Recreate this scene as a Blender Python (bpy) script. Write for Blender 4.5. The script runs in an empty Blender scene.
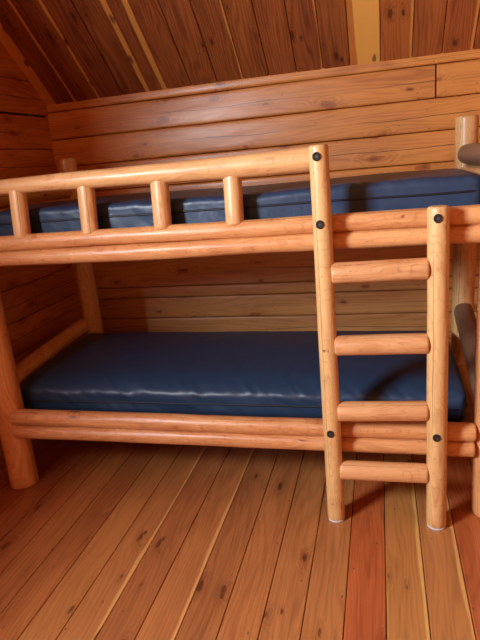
import bpy, bmesh, math, random
from mathutils import Vector, Matrix, noise
random.seed(7)
S = bpy.context.scene
COL = S.collection
PI = math.pi

# ------------------------------------------------------------------ view
vs = S.view_settings
S.display_settings.display_device = 'sRGB'
vs.view_transform = 'Standard'; vs.look = 'None'; vs.gamma = 1.0
vs.use_curve_mapping = False
vs.exposure = 0.0

# ------------------------------------------------------------------ materials
def srgb(r, g, b):
    f = lambda c: ((c/255)/12.92 if c/255 <= .04045 else ((c/255+.055)/1.055)**2.4)
    return (f(r), f(g), f(b), 1)

class NT:
    def __init__(s, name):
        s.m = bpy.data.materials.new(name); s.m.use_nodes = True
        s.t = s.m.node_tree; s.t.nodes.clear()
        s.out = s.t.nodes.new('ShaderNodeOutputMaterial')
        s.b = s.t.nodes.new('ShaderNodeBsdfPrincipled')
        s.t.links.new(s.b.outputs[0], s.out.inputs[0])
    def n(s, ty, **kw):
        o = s.t.nodes.new(ty)
        for k, v in kw.items(): setattr(o, k, v)
        return o
    def put(s, sock, v):
        if hasattr(v, 'is_output') or isinstance(v, bpy.types.NodeSocket): s.t.links.new(v, sock)
        else: sock.default_value = v
    def math(s, op, a, b=None, c=None, clamp=False):
        o = s.n('ShaderNodeMath', operation=op, use_clamp=clamp)
        s.put(o.inputs[0], a)
        if b is not None: s.put(o.inputs[1], b)
        if c is not None: s.put(o.inputs[2], c)
        return o.outputs[0]
    def vmul(s, v, k):
        o = s.n('ShaderNodeVectorMath', operation='MULTIPLY')
        s.put(o.inputs[0], v); o.inputs[1].default_value = k
        return o.outputs[0]
    def noise(s, v, scale=1, detail=2, rough=.5):
        o = s.n('ShaderNodeTexNoise'); s.put(o.inputs['Vector'], v)
        o.inputs['Scale'].default_value = scale
        o.inputs['Detail'].default_value = detail; o.inputs['Roughness'].default_value = rough
        return o.outputs[0]
    def smooth(s, v, a, b, lo=0., hi=1.):
        o = s.n('ShaderNodeMapRange', interpolation_type='SMOOTHSTEP')
        s.put(o.inputs[0], v)
        for i, q in enumerate((a, b, lo, hi)): s.put(o.inputs[1+i], q)
        return o.outputs[0]
    def mix(s, f, a, b, mode='MIX'):
        o = s.n('ShaderNodeMix', data_type='RGBA', blend_type=mode)
        s.put(o.inputs[0], f); s.put(o.inputs[6], a); s.put(o.inputs[7], b)
        return o.outputs[2]

def wood(name, light, dark, sap, knot, rough=.42, coat=.25, freq=70., knots=.6, grain=.45,
         blotch=.5, kr=.12, checks=0., bump=.25, ring=.35, kscale=(3.2, 7.5, 0), mottle=0.):
    """pine boards / peeled logs. Mesh attributes: gc = (along, across, id) in metres,
    pt = (across 0..1, tone, sap width), tint = colour of this one board."""
    q = NT(name)
    gc = q.n('ShaderNodeAttribute', attribute_name='gc').outputs['Vector']
    pt = q.n('ShaderNodeAttribute', attribute_name='pt').outputs['Vector']
    tint = q.n('ShaderNodeAttribute', attribute_name='tint').outputs['Color']
    sp = q.n('ShaderNodeSeparateXYZ'); q.put(sp.inputs[0], pt)
    acr, tone, sapw = sp.outputs
    sg = q.n('ShaderNodeSeparateXYZ'); q.put(sg.inputs[0], gc)
    # knots
    kv = q.vmul(gc, kscale)
    wob = q.noise(q.vmul(gc, (20, 40, 1)), 1, 1)
    vo = q.n('ShaderNodeTexVoronoi', voronoi_dimensions='2D', feature='F1')
    q.put(vo.inputs['Vector'], kv); vo.inputs['Scale'].default_value = 1
    d = q.math('ADD', vo.outputs['Distance'], q.math('MULTIPLY', q.math('SUBTRACT', wob, .5), .22))
    cs = q.n('ShaderNodeSeparateColor'); q.put(cs.inputs[0], vo.outputs['Color'])
    on = q.math('LESS_THAN', cs.outputs[0], knots)
    rad = q.math('MULTIPLY_ADD', cs.outputs[1], kr, kr*.35)
    core = q.math('MULTIPLY', q.smooth(d, q.math('MULTIPLY', rad, .75), rad, 1, 0), on)
    halo = q.math('MULTIPLY', q.smooth(d, rad, q.math('MULTIPLY', rad, 3.2), 1, 0), on)
    eye = q.math('MULTIPLY', q.smooth(d, 0., q.math('MULTIPLY', rad, .45), 1, 0), on)
    # grain
    n1 = q.noise(q.vmul(gc, (.9, 7, 3)), 1, 2)
    ph = q.math('MULTIPLY_ADD', sg.outputs[1], freq*2.2, q.math('MULTIPLY', n1, freq*.55))
    ph = q.math('ADD', ph, q.math('MULTIPLY', halo, 14.))
    w = q.math('MULTIPLY_ADD', q.math('SINE', ph), .5, .5)
    w = q.math('POWER', w, 1.8)
    fib = q.noise(q.vmul(gc, (6, 210, 9)), 1, 2)
    bl = q.noise(q.vmul(gc, (1.6, 9, 5)), 1, 3, .6)
    f = q.math('MULTIPLY', w, ring*grain)
    f = q.math('ADD', f, q.math('MULTIPLY', q.math('SUBTRACT', fib, .5), grain))
    f = q.math('ADD', f, q.math('MULTIPLY', q.math('SUBTRACT', bl, .5), blotch*2.2))
    if mottle:
        m1 = q.noise(q.vmul(gc, (7, 26, 5)), 1, 3, .65)
        f = q.math('ADD', f, q.math('MULTIPLY', q.math('SUBTRACT', m1, .5), mottle*2.5))
        # feathered contour lines left by the drawknife
        m2 = q.noise(q.vmul(gc, (3.5, 15, 4)), 1, 2, .5)
        cl = q.math('ABSOLUTE', q.math('SINE', q.math('MULTIPLY', m2, 46.)))
        f = q.math('ADD', f, q.math('MULTIPLY', q.smooth(cl, 0, .35, 1, 0), mottle*.75))
    f = q.math('ADD', f, tone)
    f = q.math('ADD', f, q.math('MULTIPLY', halo, .22), clamp=True)
    c = q.mix(f, light, dark)
    # sapwood edge, wandering
    edge = q.math('ADD', acr, q.math('MULTIPLY', q.math('SUBTRACT', q.noise(q.vmul(gc, (2.2, 0, 3)), 1, 2), .5), .28))
    sm = q.smooth(edge, q.math('SUBTRACT', .97, sapw), q.math('SUBTRACT', 1.03, sapw))
    sm = q.math('MULTIPLY', sm, q.math('GREATER_THAN', sapw, .01))
    c = q.mix(q.math('MULTIPLY', sm, .85), c, sap)
    c = q.mix(1.0, c, tint, 'MULTIPLY')
    c = q.mix(q.math('MULTIPLY', core, .62), c, knot)
    c = q.mix(q.math('MULTIPLY', eye, .45), c, (.035, .012, .004, 1))
    # small pin knots / nicks
    v2 = q.n('ShaderNodeTexVoronoi', voronoi_dimensions='2D', feature='F1')
    q.put(v2.inputs['Vector'], q.vmul(gc, (7, 16, 0))); v2.inputs['Scale'].default_value = 1
    c2 = q.n('ShaderNodeSeparateColor'); q.put(c2.inputs[0], v2.outputs['Color'])
    pin = q.math('MULTIPLY', q.smooth(v2.outputs['Distance'], .02, .055, 1, 0), q.math('LESS_THAN', c2.outputs[0], .16))
    c = q.mix(q.math('MULTIPLY', pin, .7), c, knot)
    if checks:
        ln = q.math('ABSOLUTE', q.math('SUBTRACT', q.math('ADD', acr, q.math('MULTIPLY', q.math('SUBTRACT', q.noise(q.vmul(gc, (1.8, 0, 4)), 1, 3), .5), .3)), .5))
        gate = q.smooth(q.noise(q.vmul(gc, (.8, 0, 6)), 1, 1), .44, .54)
        ck = q.math('MULTIPLY', q.smooth(ln, .004, .016, 1, 0), gate)
        c = q.mix(q.math('MULTIPLY', ck, checks), c, (.03, .012, .005, 1))
    q.put(q.b.inputs['Base Color'], c)
    q.put(q.b.inputs['Roughness'], q.math('MULTIPLY_ADD', bl, .2, rough-.1))
    q.b.inputs['Coat Weight'].default_value = coat
    q.b.inputs['Coat Roughness'].default_value = .28
    bm_ = q.n('ShaderNodeBump'); bm_.inputs['Strength'].default_value = bump
    bm_.inputs['Distance'].default_value = .004
    h = q.math('ADD', q.math('MULTIPLY', fib, .35), q.math('MULTIPLY', q.noise(q.vmul(gc, (9, 30, 9)), 1, 2), .9))
    h = q.math('SUBTRACT', h, q.math('MULTIPLY', core, .2))
    q.put(bm_.inputs['Height'], h)
    q.put(q.b.inputs['Normal'], bm_.outputs[0])
    return q.m

M = {}
M['log'] = wood('peeled_log_wood', srgb(232, 182, 122), srgb(184, 112, 62), srgb(240, 206, 150), srgb(88, 46, 24),
                rough=.42, coat=.2, knots=.14, kr=.06, grain=.6, blotch=.5, checks=.95, freq=120, ring=.4, mottle=.42, bump=.4)
M['log_dark'] = wood('dark_log_wood', srgb(126, 92, 70), srgb(84, 56, 42), srgb(170, 130, 90), srgb(60, 32, 18),
                rough=.5, coat=.1, knots=.3, kr=.05, grain=.6, blotch=.5, freq=120, mottle=.4)  # darker, greyer brown variant of the log wood, on two right end rails
M['wall'] = wood('wall_log_wood', srgb(220, 147, 74), srgb(166, 94, 42), srgb(226, 160, 80), srgb(146, 66, 26),
                rough=.4, coat=.2, knots=.6, kr=.12, grain=.65, blotch=.7, checks=.9, freq=130, ring=.5, kscale=(3.1, 8.2, 0))
M['floor'] = wood('floor_board_wood', srgb(192, 129, 74), srgb(128, 71, 40), srgb(226, 176, 108), srgb(66, 28, 16),
                rough=.42, coat=.15, knots=.22, kr=.11, grain=.75, blotch=.6, bump=.15, freq=150, ring=.3, kscale=(4., 11, 0))
M['ceil'] = wood('ceiling_board_wood', srgb(186, 106, 52), srgb(110, 54, 28), srgb(226, 158, 78), srgb(50, 18, 9),
                rough=.48, coat=.1, knots=.4, kr=.10, grain=.7, blotch=.5, bump=.15, freq=150, ring=.5, kscale=(4., 11, 0))

def plain(name, col, rough=.6, metal=0.):
    q = NT(name)
    tc = q.n('ShaderNodeTexCoord').outputs['Object']
    nz = q.noise(tc, 40, 3)
    c = q.mix(q.math('MULTIPLY', nz, .5), col, tuple(x*.6 for x in col[:3])+(1,))
    q.put(q.b.inputs['Base Color'], c)
    q.b.inputs['Roughness'].default_value = rough; q.b.inputs['Metallic'].default_value = metal
    return q.m
M['gap'] = plain('dark_joint', (.012, .007, .004, 1), .9)
M['bolt'] = plain('bolt_steel', (.10, .09, .085, 1), .55, .6)
M['hole'] = plain('bolt_recess', (.02, .012, .008, 1), .8)
M['pad'] = plain('white_felt_pad', (.75, .74, .72, 1), .8)
M['ply'] = plain('deck_plywood', srgb(170, 120, 70), .7)
M['paint'] = plain('window_frame_wood', srgb(150, 90, 45), .5)

def vinyl():
    q = NT('navy_vinyl')
    tc = q.n('ShaderNodeTexCoord').outputs['Object']
    n1 = q.noise(q.vmul(tc, (3, 5, 5)), 1, 3)
    c = q.mix(n1, (.016, .038, .082, 1), (.024, .054, .113, 1))
    q.put(q.b.inputs['Base Color'], c)
    q.put(q.b.inputs['Roughness'], q.math('MULTIPLY_ADD', n1, .12, .36))
    q.b.inputs['Specular IOR Level'].default_value = .5
    b1 = q.n('ShaderNodeBump'); b1.inputs['Strength'].default_value = .35; b1.inputs['Distance'].default_value = .01
    wr = q.noise(q.vmul(tc, (14, 9, 9)), 1, 3)
    fi = q.noise(tc, 420, 1)
    q.put(b1.inputs['Height'], q.math('MULTIPLY_ADD', fi, .035, wr))
    q.put(q.b.inputs['Normal'], b1.outputs[0])
    return q.m
M['vinyl'] = vinyl()
M['piping'] = plain('black_vinyl_piping', (.008, .010, .014, 1), .5)
def glass():
    q = NT('window_glass')
    q.b.inputs['Transmission Weight'].default_value = 1; q.b.inputs['Roughness'].default_value = 0
    q.b.inputs['Base Color'].default_value = (.97, .99, 1, 1); q.b.inputs['IOR'].default_value = 1.45
    return q.m
M['glass'] = glass()

# ------------------------------------------------------------------ mesh helpers
class MB:
    def __init__(s):
        s.v = []; s.f = []; s.gc = []; s.pt = []; s.ti = []; s.mi = []; s.sm = []
    def vert(s, p, gc=(0, 0, 0), pt=(.5, 0, 0), ti=(1, 1, 1)):
        s.v.append(tuple(p)); s.gc.append(gc); s.pt.append(pt); s.ti.append((*ti, 1)); return len(s.v)-1
    def face(s, idx, mi=0, smooth=True):
        s.f.append(tuple(idx)); s.mi.append(mi); s.sm.append(smooth)
    def build(s, name, mats, parent=None, smooth_angle=None):
        me = bpy.data.meshes.new(name)
        xs = list(zip(*s.v)); c = Vector([(min(a)+max(a))/2 for a in xs])
        if parent is None: c.z = min(xs[2])
        me.from_pydata([tuple(Vector(v)-c) for v in s.v], [], s.f)
        for nm, dat, ty in (('gc', s.gc, 'FLOAT_VECTOR'), ('pt', s.pt, 'FLOAT_VECTOR')):
            a = me.attributes.new(nm, ty, 'POINT'); a.data.foreach_set('vector', [k for t in dat for k in t])
        a = me.attributes.new('tint', 'FLOAT_COLOR', 'POINT'); a.data.foreach_set('color', [k for t in s.ti for k in t])
        for m in (mats if isinstance(mats, (list, tuple)) else [mats]): me.materials.append(m)
        me.polygons.foreach_set('material_index', s.mi)
        me.polygons.foreach_set('use_smooth', s.sm)
        bm = bmesh.new(); bm.from_mesh(me); bmesh.ops.recalc_face_normals(bm, faces=bm.faces); bm.to_mesh(me); bm.free()
        me.update()
        o = bpy.data.objects.new(name, me); COL.objects.link(o)
        if parent is not None:
            o.parent = parent
            w = Vector((0, 0, 0)); k = parent
            while k is not None: w += k.location; k = k.parent
            o.location = c - w
        else: o.location = c
        return o

def box(mb, lo, hi, mi=0, along=0):
    i0 = len(mb.v); sd = random.random()*50
    ax = [a for a in range(3) if a != along]
    for x in (lo[0], hi[0]):
        for y in (lo[1], hi[1]):
            for z in (lo[2], hi[2]):
                p = (x, y, z); mb.vert(p, (p[along]+sd, p[ax[0]]+p[ax[1]]+sd, sd))
    for q in ((0, 1, 3, 2), (4, 6, 7, 5), (0, 4, 5, 1), (2, 3, 7, 6), (0, 2, 6, 4), (1, 5, 7, 3)):
        mb.face([i0+k for k in q], mi, False)

def log(mb, p0, p1, r0, r1=None, end=.5, lump=.05, tint=(1, 1, 1), tone=0., mi=0, step=.03, ns=28, bend=.004):
    """a hand peeled log from p0 to p1 with softly rounded ends"""
    if r1 is None: r1 = r0
    p0 = Vector(p0); p1 = Vector(p1); ax = p1-p0; L = ax.length; ax.normalize()
    u = ax.cross(Vector((0, 0, 1)) if abs(ax.z) < .9 else Vector((0, 1, 0))).normalized(); w = ax.cross(u)
    sd = random.random()*40
    er = end*min(r0, r1)
    ts = []
    ne = 4
    for k in range(ne): ts.append((er*(1-math.cos(PI/2*k/ne)), math.sin(PI/2*k/ne)))
    n = max(4, int((L-2*er)/step))
    for k in range(n+1): ts.append((er+(L-2*er)*k/n, 1.))
    for k in range(ne-1, -1, -1): ts.append((L-er*(1-math.cos(PI/2*k/ne)), math.sin(PI/2*k/ne)))
    rings = []
    for (t, q) in ts:
        r = r0+(r1-r0)*t/L
        k = (r-er)+er*q if end > 0 else r
        k = max(k, r*.02)
        b = Vector((noise.noise(Vector((t*1.3+sd, 0, 5))), noise.noise(Vector((t*1.3+sd, 9, 5))), 0))*bend
        ring = []
        for j in range(ns):
            th = 2*PI*j/ns
            nn = noise.noise(Vector((t*3+sd, math.cos(th)*1.1, math.sin(th)*1.1+sd)))
            n2 = noise.noise(Vector((t*9+sd, math.cos(th)*2.2+7, math.sin(th)*2.2+sd)))
            rr = k*(1+lump*nn+lump*.5*n2)
            p = p0+ax*t+u*(rr*math.cos(th)+b.x)+w*(rr*math.sin(th)+b.y)
            a = (th+PI) % (2*PI)-PI
            # growth rings show as contours where the peeling cuts them
            ring.append(mb.vert(p, (t+sd, r*a+sd*1.7+.05*nn+.015*n2, sd), ((j/ns*3) % 1, tone, 0), tint))
        rings.append(ring)
    for A, B in zip(rings, rings[1:]):
        for j in range(ns): mb.face((A[j], A[(j+1) % ns], B[(j+1) % ns], B[j]), mi)
    mb.face(rings[0][::-1], mi, False); mb.face(rings[-1], mi, False)

def plank(mb, O, A, W, N, L, w, th, tone=0., sap=0., tint=(1, 1, 1), ch=.003, step=.25, mi=0, flip=False, wob=.0, sap_none=False):
    """board: origin O, along A, across W, face normal N"""
    O = Vector(O); A = Vector(A).normalized(); W = Vector(W).normalized(); N = Vector(N).normalized()
    sd = random.random()*60
    prof = [(0, -th), (0, -ch), (ch*.4, -ch*.35), (ch, 0), (w*.25, 0), (w*.5, 0), (w*.75, 0), (w-ch, 0), (w-ch*.4, -ch*.35), (w, -ch), (w, -th)]
    n = max(2, int(L/step)); rows = []
    for i in range(n+1):
        t = L*i/n; row = []
        for (a, h) in prof:
            e = wob*noise.noise(Vector((t*2+sd, a*9, 3)))
            fr = a/w
            row.append(mb.vert(O+A*t+W*a+N*(h+e), (t+sd, a+sd*1.3+(th+h if h < -ch*1.5 else 0), sd), (1-fr if flip else fr, tone, sap), tint))
        rows.append(row)
    for P, Q in zip(rows, rows[1:]):
        for j in range(len(prof)-1): mb.face((P[j], P[j+1], Q[j+1], Q[j]), mi, False)
        mb.face((P[-1], P[0], Q[0], Q[-1]), mi, False)
    mb.face(rows[0], mi, False); mb.face(rows[-1][::-1], mi, False)

def course(mb, ends, face, inward, axis, z0, z1, th=.15, tone=0., tint=(1, 1, 1), rd=.009, step=.06, mi=0, bulge=.003, sap=0.):
    """one squared wall log. ends(z) -> (a0, a1) along the wall; face = plane of the inner face; inward = +-1"""
    sd = random.random()*60; h = z1-z0; g = .0015
    prof = [(g, th), (g, .020)]
    for k in range(5): q = PI/2*k/4; prof.append((g+rd*(1-math.cos(q)), rd*(1-math.sin(q))))
    for k in range(1, 8): prof.append((rd+(h-2*rd)*k/8, 0))
    for k in range(4, -1, -1): q = PI/2*k/4; prof.append((h-g-rd*(1-math.cos(q)), rd*(1-math.sin(q))))
    prof += [(h-g, .020), (h-g, th)]
    A0, A1 = ends(z0), ends(z1)
    n = max(3, int((max(A0[1], A1[1])-min(A0[0], A1[0]))/step)); rows = []
    for i in range(n+1):
        row = []
        for (v, d) in prof:
            e = ends(z0+v); t = e[0]+(e[1]-e[0])*i/n
            fl = 0 if d >= th*.99 else (noise.noise(Vector((t*1.1+sd, v*4, 1)))*.006+noise.noise(Vector((t*5+sd, v*22, 4)))*.0015)
            zz = z0+v+(noise.noise(Vector((t*1.6+sd, 1, v*2)))*.003 if 0 < i < n and g < v < h-g else 0)
            dd = d+fl-(bulge*math.sin(PI*v/h) if d < th*.9 else 0)
            p = (t, face-inward*dd, zz) if axis == 'x' else (face-inward*dd, t, zz)
            row.append(mb.vert(p, (t+sd, v+sd*1.3+d, sd), (v/h, tone, sap), tint))
        rows.append(row)
    for P, Q in zip(rows, rows[1:]):
        for j in range(len(prof)-1): mb.face((P[j], P[j+1], Q[j+1], Q[j]), mi, True)
        mb.face((P[-1], P[0], Q[0], Q[-1]), mi, False)
    for row in (rows[0], rows[-1][::-1]):
        mb.face([mb.vert(mb.v[k], mb.gc[k], mb.pt[k], mb.ti[k][:3]) for k in row], mi, False)

def structure(o): o['kind'] = 'structure'; return o
def tag(o, label, cat, group=None):
    o['label'] = label; o['category'] = cat
    if group: o['group'] = group
    return o

# ------------------------------------------------------------------ room
XL, XR, YB, YF = -.238, 4.4, 1.146, -4.0      # inner faces
ZE, K = 1.838, .86                              # eave height, roof pitch
YM = (YB+YF)/2; ZR = ZE+K*(YB-YM)
rt = lambda a: random.uniform(-a, a)

# floor boards run away from the camera
mb = MB()
box(mb, (XL-.15, YF-.15, -.12), (XR+.15, YB+.15, -.032), 1)
ft = {0: (.5, 0, (.95, .8, .75)), 1: (.5, 0, (.95, .8, .76)), 2: (.5, 0, (.95, .8, .75)), 3: (.45, 0, (.97, .84, .78)), 4: (.4, 0, (1, .86, .78)),
      5: (.3, 0, (1, .9, .8)), 6: (.35, 0, (1, .88, .8)), 7: (.1, 0, (1, .96, .86)), 8: (.12, .09, (1, .95, .88)), 9: (.3, 0, (.98, .88, .86)),
      10: (.2, .09, (1, .92, .88)), 11: (.35, 0, (.96, .9, .88)), 12: (.25, 0, (1, .92, .88)), 13: (.2, 0, (1, .95, .9)),
      14: (.22, 0, (1, .96, .9)), 15: (.4, 0, (1.12, .72, .66)), 16: (.06, .10, (1, 1.04, .9)), 17: (.1, .08, (1, 1.0, .92)),
      18: (.38, 0, (1.1, .74, .68)), 19: (.2, 0, (1, .95, .9))}
w = .1275; x0 = .544-w*7
k = 0; x = x0
seams = []
while x < XR+.05:
    tone, sap, ti = ft.get(k, (.25+rt(.15), random.choice((0, 0, .08)), (1, .93+rt(.06), .88+rt(.05))))
    ww = w+(.0 if k % 3 else .0)
    plank(mb, (x+.0013, YF-.1, 0), (0, 1, 0), (1, 0, 0), (0, 0, 1), YB-YF+.2, ww-.0026, .03, tone-.05, sap, ti, ch=.0025, step=.3)
    x += ww; k += 1
structure(mb.build('floor', [M['floor'], M['gap']]))

# ceiling: boards climb from the eave to the ridge, both slopes
mb = MB()
cb = [(-.38, -.24, .35, 0, 0), (-.24, -.168, .0, .9, 0), (-.168, -.035, .62, .09, 0), (-.035, .122, .6, .07, 0), (.122, .27, .62, 0, 0), (.27, .44, .6, .17, 0),
      (.44, .545, .55, .28, 0), (.545, .69, .5, 0, 0), (.69, .84, .45, 0, 0), (.84, .99, .45, .05, 0), (.99, 1.13, .4, 0, 0),
      (1.13, 1.28, .4, 0, 0), (1.28, 1.42, .42, .06, 0), (1.42, 1.558, .42, 0, 0), (1.558, 1.712, -.1, .8, 1), (1.712, 1.866, .05, .07, 0),
      (1.866, 2.009, .2, 0, 0), (2.009, 2.155, .15, .1, 0), (2.155, 2.3, .35, 0, 0)]
x = 2.3
while x < XR+.15:
    cb.append((x, x+.145, .35+rt(.2), random.choice((0, 0, .1)), 0)); x += .145
for sgn in (1, -1):
    ye = YB if sgn > 0 else YF
    A = Vector((0, -sgn, K)).normalized(); N = Vector((0, -sgn*K, -1)).normalized()
    L = math.hypot(YB-YM, ZR-ZE)
    for (a, b, tone, sap, _) in cb:
        O = Vector((a+.0015, ye, ZE))-A*.22
        plank(mb, O, A, (1, 0, 0), N, L+.22, b-a-.003, .03, tone, sap, (1.25, 1.42, 1.3) if _ else (1, .97+rt(.04), .94+rt(.05)), ch=.004, step=.3)
    # dark roof deck above the boards
    O = Vector((XL-.2, ye, ZE))-A*.25-N*.034
    plank(mb, O, A, (1, 0, 0), N, L+.30, XR-XL+.4, .05, 0, 0, ch=.001, step=3, mi=1)
structure(mb.build('ceiling', [M['ceil'], M['gap']]))

zs = [-.02, .16, .335, .495, .63, .70, .895, 1.05, 1.18, 1.316, 1.475, 1.635, 1.795, 1.85]
tn = [.3, .3, .3, .2, .02, .1, .15, .25, .3, .2, .15, .1, .0, .55]
tc = [(.95, 1.2, 1.75)]*6+[(.92, 1.05, 1.4)]*2+[(1, 1, 1)]*5+[(1, .8, .75)]
# back wall
mb = MB()
for i in range(len(zs)-1):
    e = lambda z: (XL-.02, XR+.02)
    if i == 11:
        course(mb, lambda z: (XL-.02, 1.977), YB, -1, 'x', zs[i], zs[i+1], tone=tn[i]+.05, tint=tc[i])
        course(mb, lambda z: (1.9845, XR+.02), YB, -1, 'x', zs[i], zs[i+1], tone=tn[i]-.1, tint=tc[i])
    else:
        course(mb, e, YB, -1, 'x', zs[i], zs[i+1], tone=tn[i]+rt(.05), tint=tc[i], rd=.009)
box(mb, (XL-.15, YB+.05, -.02), (XR+.15, YB+.2, 1.9), 1)
structure(mb.build('wall_back', [M['wall'], M['gap']]))
# gable walls follow the roof
WY0, WY1, WZ0, WZ1 = -2.75, -1.80, 1.585, 2.325
roofy = lambda z: (0 if z <= ZE else (z-ZE)/K)
for side, fx, inw in (('left', XL, 1), ('right', XR, -1)):
    mb = MB(); z = -.02; i = 0
    zz = [-.02, .15, .325, .50, .68, .86, 1.03, 1.20, 1.39, 1.585, 1.768, 1.955, 2.14, 2.325]
    while zz[-1] < ZR: zz.append(min(zz[-1]+.185, ZR-.01) if ZR-zz[-1] > .03 else ZR+1)
    zz = [q for q in zz if q < ZR]
    for a, b in zip(zz, zz[1:]):
        segs = [(-99, WY0), (WY1, 99)] if side == 'left' and a >= WZ0-.01 and b <= WZ1+.01 else [(-99, 99)]
        tn_ = .35+rt(.12)
        for s0, s1 in segs:
            e = lambda z: (max(s0, YF-.02+roofy(z)), min(s1, YB+.02-roofy(z)))
            box(mb, (min(fx-inw*.14, fx-inw*.2), max(s0, e(a)[0]), a-.004), (max(fx-inw*.14, fx-inw*.2), min(s1, e(a)[1]), b+.004), 1)
            course(mb, e, fx, inw, 'y', a+(.008 if abs(a-1.768) < .01 else 0), b, tone=tn_+.1, tint=(.98, .88, .82), step=.1, rd=.005)
    structure(mb.build('wall_'+side, [M['wall'], M['gap']]))
# front wall
mb = MB()
fz = [-.02, .16, .335, .51, .70, .88, 1.05, 1.22, 1.38, 1.55, 1.70, 1.85]
for a, b in zip(fz, fz[1:]):
    course(mb, lambda z: (XL-.02, XR+.02), YF, 1, 'x', a, b, tone=.4+rt(.1), step=.12, tint=(.8, .68, .62))
structure(mb.build('wall_front', [M['wall']]))
# the window in the left gable that the daylight comes through
wf = MB(); f_ = .05
for lo, hi in (((XL-.16, WY0, WZ0), (XL+.012, WY0+f_, WZ1)), ((XL-.16, WY1-f_, WZ0), (XL+.012, WY1, WZ1)),
               ((XL-.16, WY0+f_, WZ0), (XL+.012, WY1-f_, WZ0+f_)), ((XL-.16, WY0+f_, WZ1-f_), (XL+.012, WY1-f_, WZ1))):
    box(wf, lo, hi, along=1)
win = structure(wf.build('window_1', M['paint']))
pn = MB(); box(pn, (XL-.10, WY0+f_, WZ0+f_), (XL-.094, WY1-f_, WZ1-f_)); pn.build('pane', M['glass'], win)

# ------------------------------------------------------------------ bunk bed
BL_ = 2.08; D = .859
bed = bpy.data.objects.new('bunk_bed', None); COL.objects.link(bed); bed.location = (1.04, .43, 0)
bed.empty_display_size = .3
tag(bed, 'peeled log bunk bed with a ladder, standing against the log wall', 'bunk bed')
def part(name, fn, parent=bed, mats=None, label=None):
    mb = MB(); fn(mb); o = mb.build(name, mats or M['log'], parent)
    if label: o['label'] = label
    return o
honey = (1, 1, 1); pink = (1., .86, .80); pale = (.97, 1.02, 1.0)
# posts
for (px, py, r, h, ti) in ((0, 0, .063, 1.50, pink), (BL_+.005, 0, .060, 1.50, (.92, .78, .72)), (.004, D, .052, 1.512, pale), (BL_+.014, D, .053, 1.522, pale)):
    part('post', lambda m: log(m, (px, py, 0), (px, py, h), r*1.03, r*.98, end=.2, tint=ti, tone=.15))
Y0 = -.030
# side rails in pairs, upper and lower bunk
part('side_rail', lambda m: log(m, (-.02, Y0, 1.165), (2.07, Y0, 1.169), .032, .033, lump=.06, tint=pink, tone=.15))
part('side_rail', lambda m: log(m, (-.02, Y0, 1.103), (2.07, Y0, 1.105), .033, .032, lump=.06, tint=pink, tone=.2))
part('side_rail', lambda m: log(m, (.035, Y0, .370), (2.026, Y0, .361), .037, .035, end=.3, lump=.05, tint=pink, tone=.25))
part('side_rail', lambda m: log(m, (.035, Y0, .300), (2.023, Y0, .297), .034, .035, end=.3, lump=.05, tint=pink, tone=.3))
for z in (1.12, .34):
    part('side_rail', lambda m: log(m, (0, D, z), (BL_, D, z), .04, .04))
# guard rail and its balusters
part('guard_rail', lambda m: log(m, (-.03, -.018, 1.392), (1.52, -.026, 1.393), .0275, .0435, lump=.05, tint=honey))
for (bx, br, dx) in ((.268, .0345, .002), (.578, .034, .002), (.888, .035, .0), (1.174, .0345, .0)):
    part('baluster', lambda m: log(m, (bx+dx, -.012, 1.378), (bx, -.030, 1.183), br, br*.98, end=.2, tint=honey, tone=.02))
# end rails
part('end_rail', lambda m: log(m, (0, D-.02, 1.35), (0, .02, 1.35), .045, .042))
part('end_rail', lambda m: log(m, (0, D-.02, 1.262), (0, .02, 1.255), .040, .040))
part('end_rail', lambda m: log(m, (0, D-.01, 1.12), (0, .02, 1.12), .042, .042))
part('end_rail', lambda m: log(m, (-.047, D-.01, .553), (-.047, .02, .486), .046, .044, tint=honey, tone=.15))
part('end_rail', lambda m: log(m, (0, D-.01, .27), (0, .02, .27), .042, .042))
part('end_rail', lambda m: log(m, (BL_+.012, D-.035, 1.352), (BL_+.01, .02, 1.352), .045, .043, end=.5), mats=M['log_dark'], label='dark brown end log')
part('end_rail', lambda m: log(m, (BL_+.02, D-.03, 1.268), (BL_+.02, .02, 1.268), .038, .040))
part('end_rail', lambda m: log(m, (BL_+.01, D-.01, 1.12), (BL_+.01, .02, 1.12), .042, .042))
part('end_rail', lambda m: log(m, (BL_+.010, D-.035, .600), (BL_+.002, .02, .425), .046, .044, end=.5), mats=M['log_dark'], label='dark brown end log')
part('end_rail', lambda m: log(m, (BL_+.01, D-.01, .27), (BL_+.01, .02, .27), .042, .042))
# decks that carry the mattresses
for z in (1.16, .33):
    part('mattress_deck', lambda m: box(m, (.045, .022, z-.02), (2.035, .82, z)), mats=M['ply'])
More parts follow.
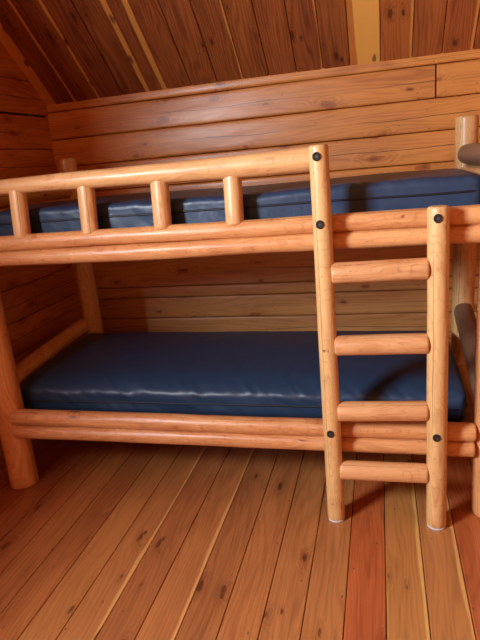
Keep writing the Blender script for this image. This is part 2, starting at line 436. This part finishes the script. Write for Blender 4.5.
# ladder bolted to the front of the rails
YL = -.106
rails = []
for (x0_, x1_, top, r, bz) in ((1.504, 1.500, 1.437, .034, (1.400, 1.178, .392)), (1.883, 1.879, 1.212, .0362, (1.175, .392))):
    r_ = part('ladder_rail', lambda m: log(m, (x0_, YL, .006), (x1_, YL, top), r, r*.97, end=.28, lump=.035, tint=pale, tone=-.02, bend=.003))
    def pad(m):
        n = 28
        for (z, k) in ((0, .93), (.010, .97)):
            for j in range(n): m.vert((x0_+r*k*math.cos(2*PI*j/n), YL+r*k*math.sin(2*PI*j/n), z))
        for j in range(n): m.face((j, (j+1) % n, n+(j+1) % n, n+j))
        m.face(range(n), 0, False); m.face(range(n, 2*n), 0, False)
    part('foot_pad', pad, r_, M['pad'], 'white foot pad')
    for z in bz:
        xb = x0_+(x1_-x0_)*z/top-.004
        def hole(m):
            n = 20; y = YL-r*1.03
            prof = [(.0135, y+.006), (.0135, y-.0005), (.0105, y-.0012), (.0095, y-.0006), (.0088, y-.0002), (.0, y-.0002)]
            rows = []
            for (q, yy) in prof:
                rows.append([m.vert((xb+max(q, .0004)*math.cos(2*PI*j/n), yy, z+max(q, .0004)*1.12*math.sin(2*PI*j/n))) for j in range(n)])
            for A, B in zip(rows, rows[1:]):
                for j in range(n): m.face((A[j], A[(j+1) % n], B[(j+1) % n], B[j]), 0)
            m.face(rows[-1], 0, False)
            # hexagonal bolt head set in the recess
            i0 = len(m.v)
            for yy in (y+.001, y-.0008):
                for j in range(6): m.vert((xb+.0055*math.cos(PI/3*j), yy, z+.0055*math.sin(PI/3*j)))
            for j in range(6): m.face((i0+j, i0+(j+1) % 6, i0+6+(j+1) % 6, i0+6+j), 1, False)
            m.face(range(i0+6, i0+12), 1, False)
        part('bolt', hole, r_, [M['hole'], M['bolt']], 'dark recessed bolt')
for (z, dz) in ((1.003, .002), (.737, .004), (.476, .005), (.222, .002)):
    part('ladder_rung', lambda m: log(m, (1.527, YL, z-dz), (1.851, YL, z+dz), .0375, .037, end=.25, tint=(.93, .83, .84), tone=.05, lump=.04))

# ------------------------------------------------------------------ mattresses
def mattress(name, lo, hi, R, zf, seamz, label, seed, wr=1.):
    nx, ny, nz = 240, 60, 14
    lo = Vector(lo); hi = Vector(hi)
    def shape(p):
        # rounded slab
        q = Vector([min(max(p[i], lo[i]+R[i]), hi[i]-R[i]) for i in range(3)])
        d = Vector([(p[i]-q[i])/R[i] for i in range(3)])
        l = max(abs(d.x), abs(d.y), abs(d.z))
        if d.length > 1e-6:
            d = d/d.length*l
        p = q+Vector([d[i]*R[i] for i in range(3)])
        h = (p.z-lo.z)/(hi.z-lo.z)
        fy = (p.y-lo.y)/(hi.y-lo.y); fx = (p.x-lo.x)/(hi.x-lo.x)
        top = max(0, h)**2
        p.z += top*(zf(fx, fy))
        # vinyl creases, strongest along the front top edge
        e = math.exp(-((fy-.02)/.09)**2)*top
        p.z += e*(.005*noise.noise(Vector((p.x*13, p.y*5, seed)))+.004*noise.noise(Vector((p.x*36+p.y*30, p.y*9, seed))))
        fr = math.exp(-(fy/.05)**2)*wr
        p.y += fr*(.005*noise.noise(Vector((p.x*5+p.z*10, p.z*16, seed+3)))+.004*noise.noise(Vector((p.x*22+p.z*25, p.z*18, seed+5))))
        p.z += top*.004*noise.noise(Vector((p.x*3, p.y*4, seed+9)))
        return p
    mb = MB(); idx = {}
    def V(i, j, k):
        if (i, j, k) not in idx:
            cyc = lambda a, n: .5-.5*math.cos(PI*a/n)*(.65+.35*abs(math.cos(PI*a/n)))
            idx[i, j, k] = mb.vert(shape(Vector((lo.x+(hi.x-lo.x)*(i/nx if 1 else 0), lo.y+(hi.y-lo.y)*(.35*j/ny+.65*cyc(j, ny)), lo.z+(hi.z-lo.z)*k/nz))))
        return idx[i, j, k]
    for i in range(nx):
        for j in range(ny):
            for k in (0, nz): mb.face((V(i, j, k), V(i+1, j, k), V(i+1, j+1, k), V(i, j+1, k)))
    for i in range(nx):
        for k in range(nz):
            for j in (0, ny): mb.face((V(i, j, k), V(i+1, j, k), V(i+1, j, k+1), V(i, j, k+1)))
    for j in range(ny):
        for k in range(nz):
            for i in (0, nx): mb.face((V(i, j, k), V(i, j+1, k), V(i, j+1, k+1), V(i, j, k+1)))
    o = mb.build(name, M['vinyl'])
    tag(o, label, 'mattress')
    # seam round the side
    sb = MB(); path = []
    rc = .05
    cs_ = [(hi.x-rc, hi.y-rc, 0), (lo.x+rc, hi.y-rc, PI/2), (lo.x+rc, lo.y+rc, PI), (hi.x-rc, lo.y+rc, 1.5*PI)]
    for ci, (cx, cy, a0) in enumerate(cs_):
        for k in range(7): path.append(Vector((cx+rc*math.cos(a0+PI/2*k/6), cy+rc*math.sin(a0+PI/2*k/6), seamz)))
        nx_ = cs_[(ci+1) % 4]; e = Vector((nx_[0]+rc*math.cos(nx_[2]), nx_[1]+rc*math.sin(nx_[2]), seamz)); s0 = path[-1]
        n = int((e-s0).length/.04)
        for k in range(1, n): path.append(s0.lerp(e, k/n))
    n = len(path); rings = []
    for i, p in enumerate(path):
        t = (path[(i+1) % n]-path[i-1]).normalized(); o_ = t.cross(Vector((0, 0, 1)))
        q = shape(Vector((min(max(p.x, lo.x), hi.x), min(max(p.y, lo.y), hi.y), p.z)))
        q = Vector((p.x, q.y if abs(t.x) > .9 else p.y, p.z+.003*noise.noise(Vector((p.x*3, p.y*3, seed)))))
        rings.append([sb.vert(q+o_*(.0045*math.cos(2*PI*j/8))+Vector((0, 0, .0042*math.sin(2*PI*j/8)))) for j in range(8)])
    for i in range(n):
        A, B = rings[i], rings[(i+1) % n]
        for j in range(8): sb.face((A[j], A[(j+1) % 8], B[(j+1) % 8], B[j]))
    s = sb.build('piping', M['piping'], o); s['label'] = 'black piped seam'
    return o
mattress('mattress', (.006, .070, .332), (2.013, .798, .498), (.03, .05, .045),
         lambda fx, fy: -.024*math.exp(-(fy/.10)**2)+.020*math.sin(PI*min(1, max(0, fy)))*math.sin(PI*min(1, max(0, fx)))**.5+.026*fy-.010*fx,
         .405, 'navy blue vinyl mattress on the lower bunk near the floor', 2.3)
mattress('mattress', (.055, .036, 1.162), (2.04, .790, 1.290), (.05, .03, .020),
         lambda fx, fy: .012*math.sin(PI*min(1, max(0, fy)))+.004*math.sin(fx*9),
         1.240, 'navy blue vinyl mattress on the upper bunk, behind the guard rail', 5.1, .45)

# ------------------------------------------------------------------ light
wd = bpy.data.worlds.new('world'); S.world = wd; wd.use_nodes = True
bg = wd.node_tree.nodes['Background']
sky = wd.node_tree.nodes.new('ShaderNodeTexSky'); sky.sky_type = 'NISHITA'; sky.sun_disc = False
sky.sun_elevation = math.radians(40); sky.sun_rotation = math.radians(120)
wd.node_tree.links.new(sky.outputs[0], bg.inputs[0]); bg.inputs[1].default_value = .25
def area(name, loc, rot, sx, sy, power, col):
    l = bpy.data.lights.new(name, 'AREA'); l.shape = 'RECTANGLE'; l.size = sx; l.size_y = sy; l.energy = power; l.color = col
    o = bpy.data.objects.new(name, l); COL.objects.link(o); o.location = loc; o.rotation_euler = rot; return o
area('window_daylight', (XL-.055, (WY0+WY1)/2, (WZ0+WZ1)/2), (0, -PI/2, 0), WZ1-WZ0-.1, WY1-WY0-.1, 235, (.84, .92, 1))

# ------------------------------------------------------------------ camera
cam = bpy.data.cameras.new('camera'); co = bpy.data.objects.new('camera', cam); COL.objects.link(co)
yaw, pit, rol = (0.2612, -0.2740, -0.0907)
fw = Vector((-math.sin(yaw)*math.cos(pit), math.cos(yaw)*math.cos(pit), math.sin(pit)))
r0 = Vector((math.cos(yaw), math.sin(yaw), 0)); u0 = r0.cross(fw)
R_ = r0*math.cos(rol)+u0*math.sin(rol); U_ = u0*math.cos(rol)-r0*math.sin(rol)
m = Matrix((R_, U_, -fw)).transposed().to_4x4(); m.translation = Vector((1.6947, -2.0363, 1.3988))
co.matrix_world = m
cam.sensor_fit = 'HORIZONTAL'; cam.sensor_width = 36; cam.lens = 552.96/480*36
cam.clip_start = .02
S.camera = co
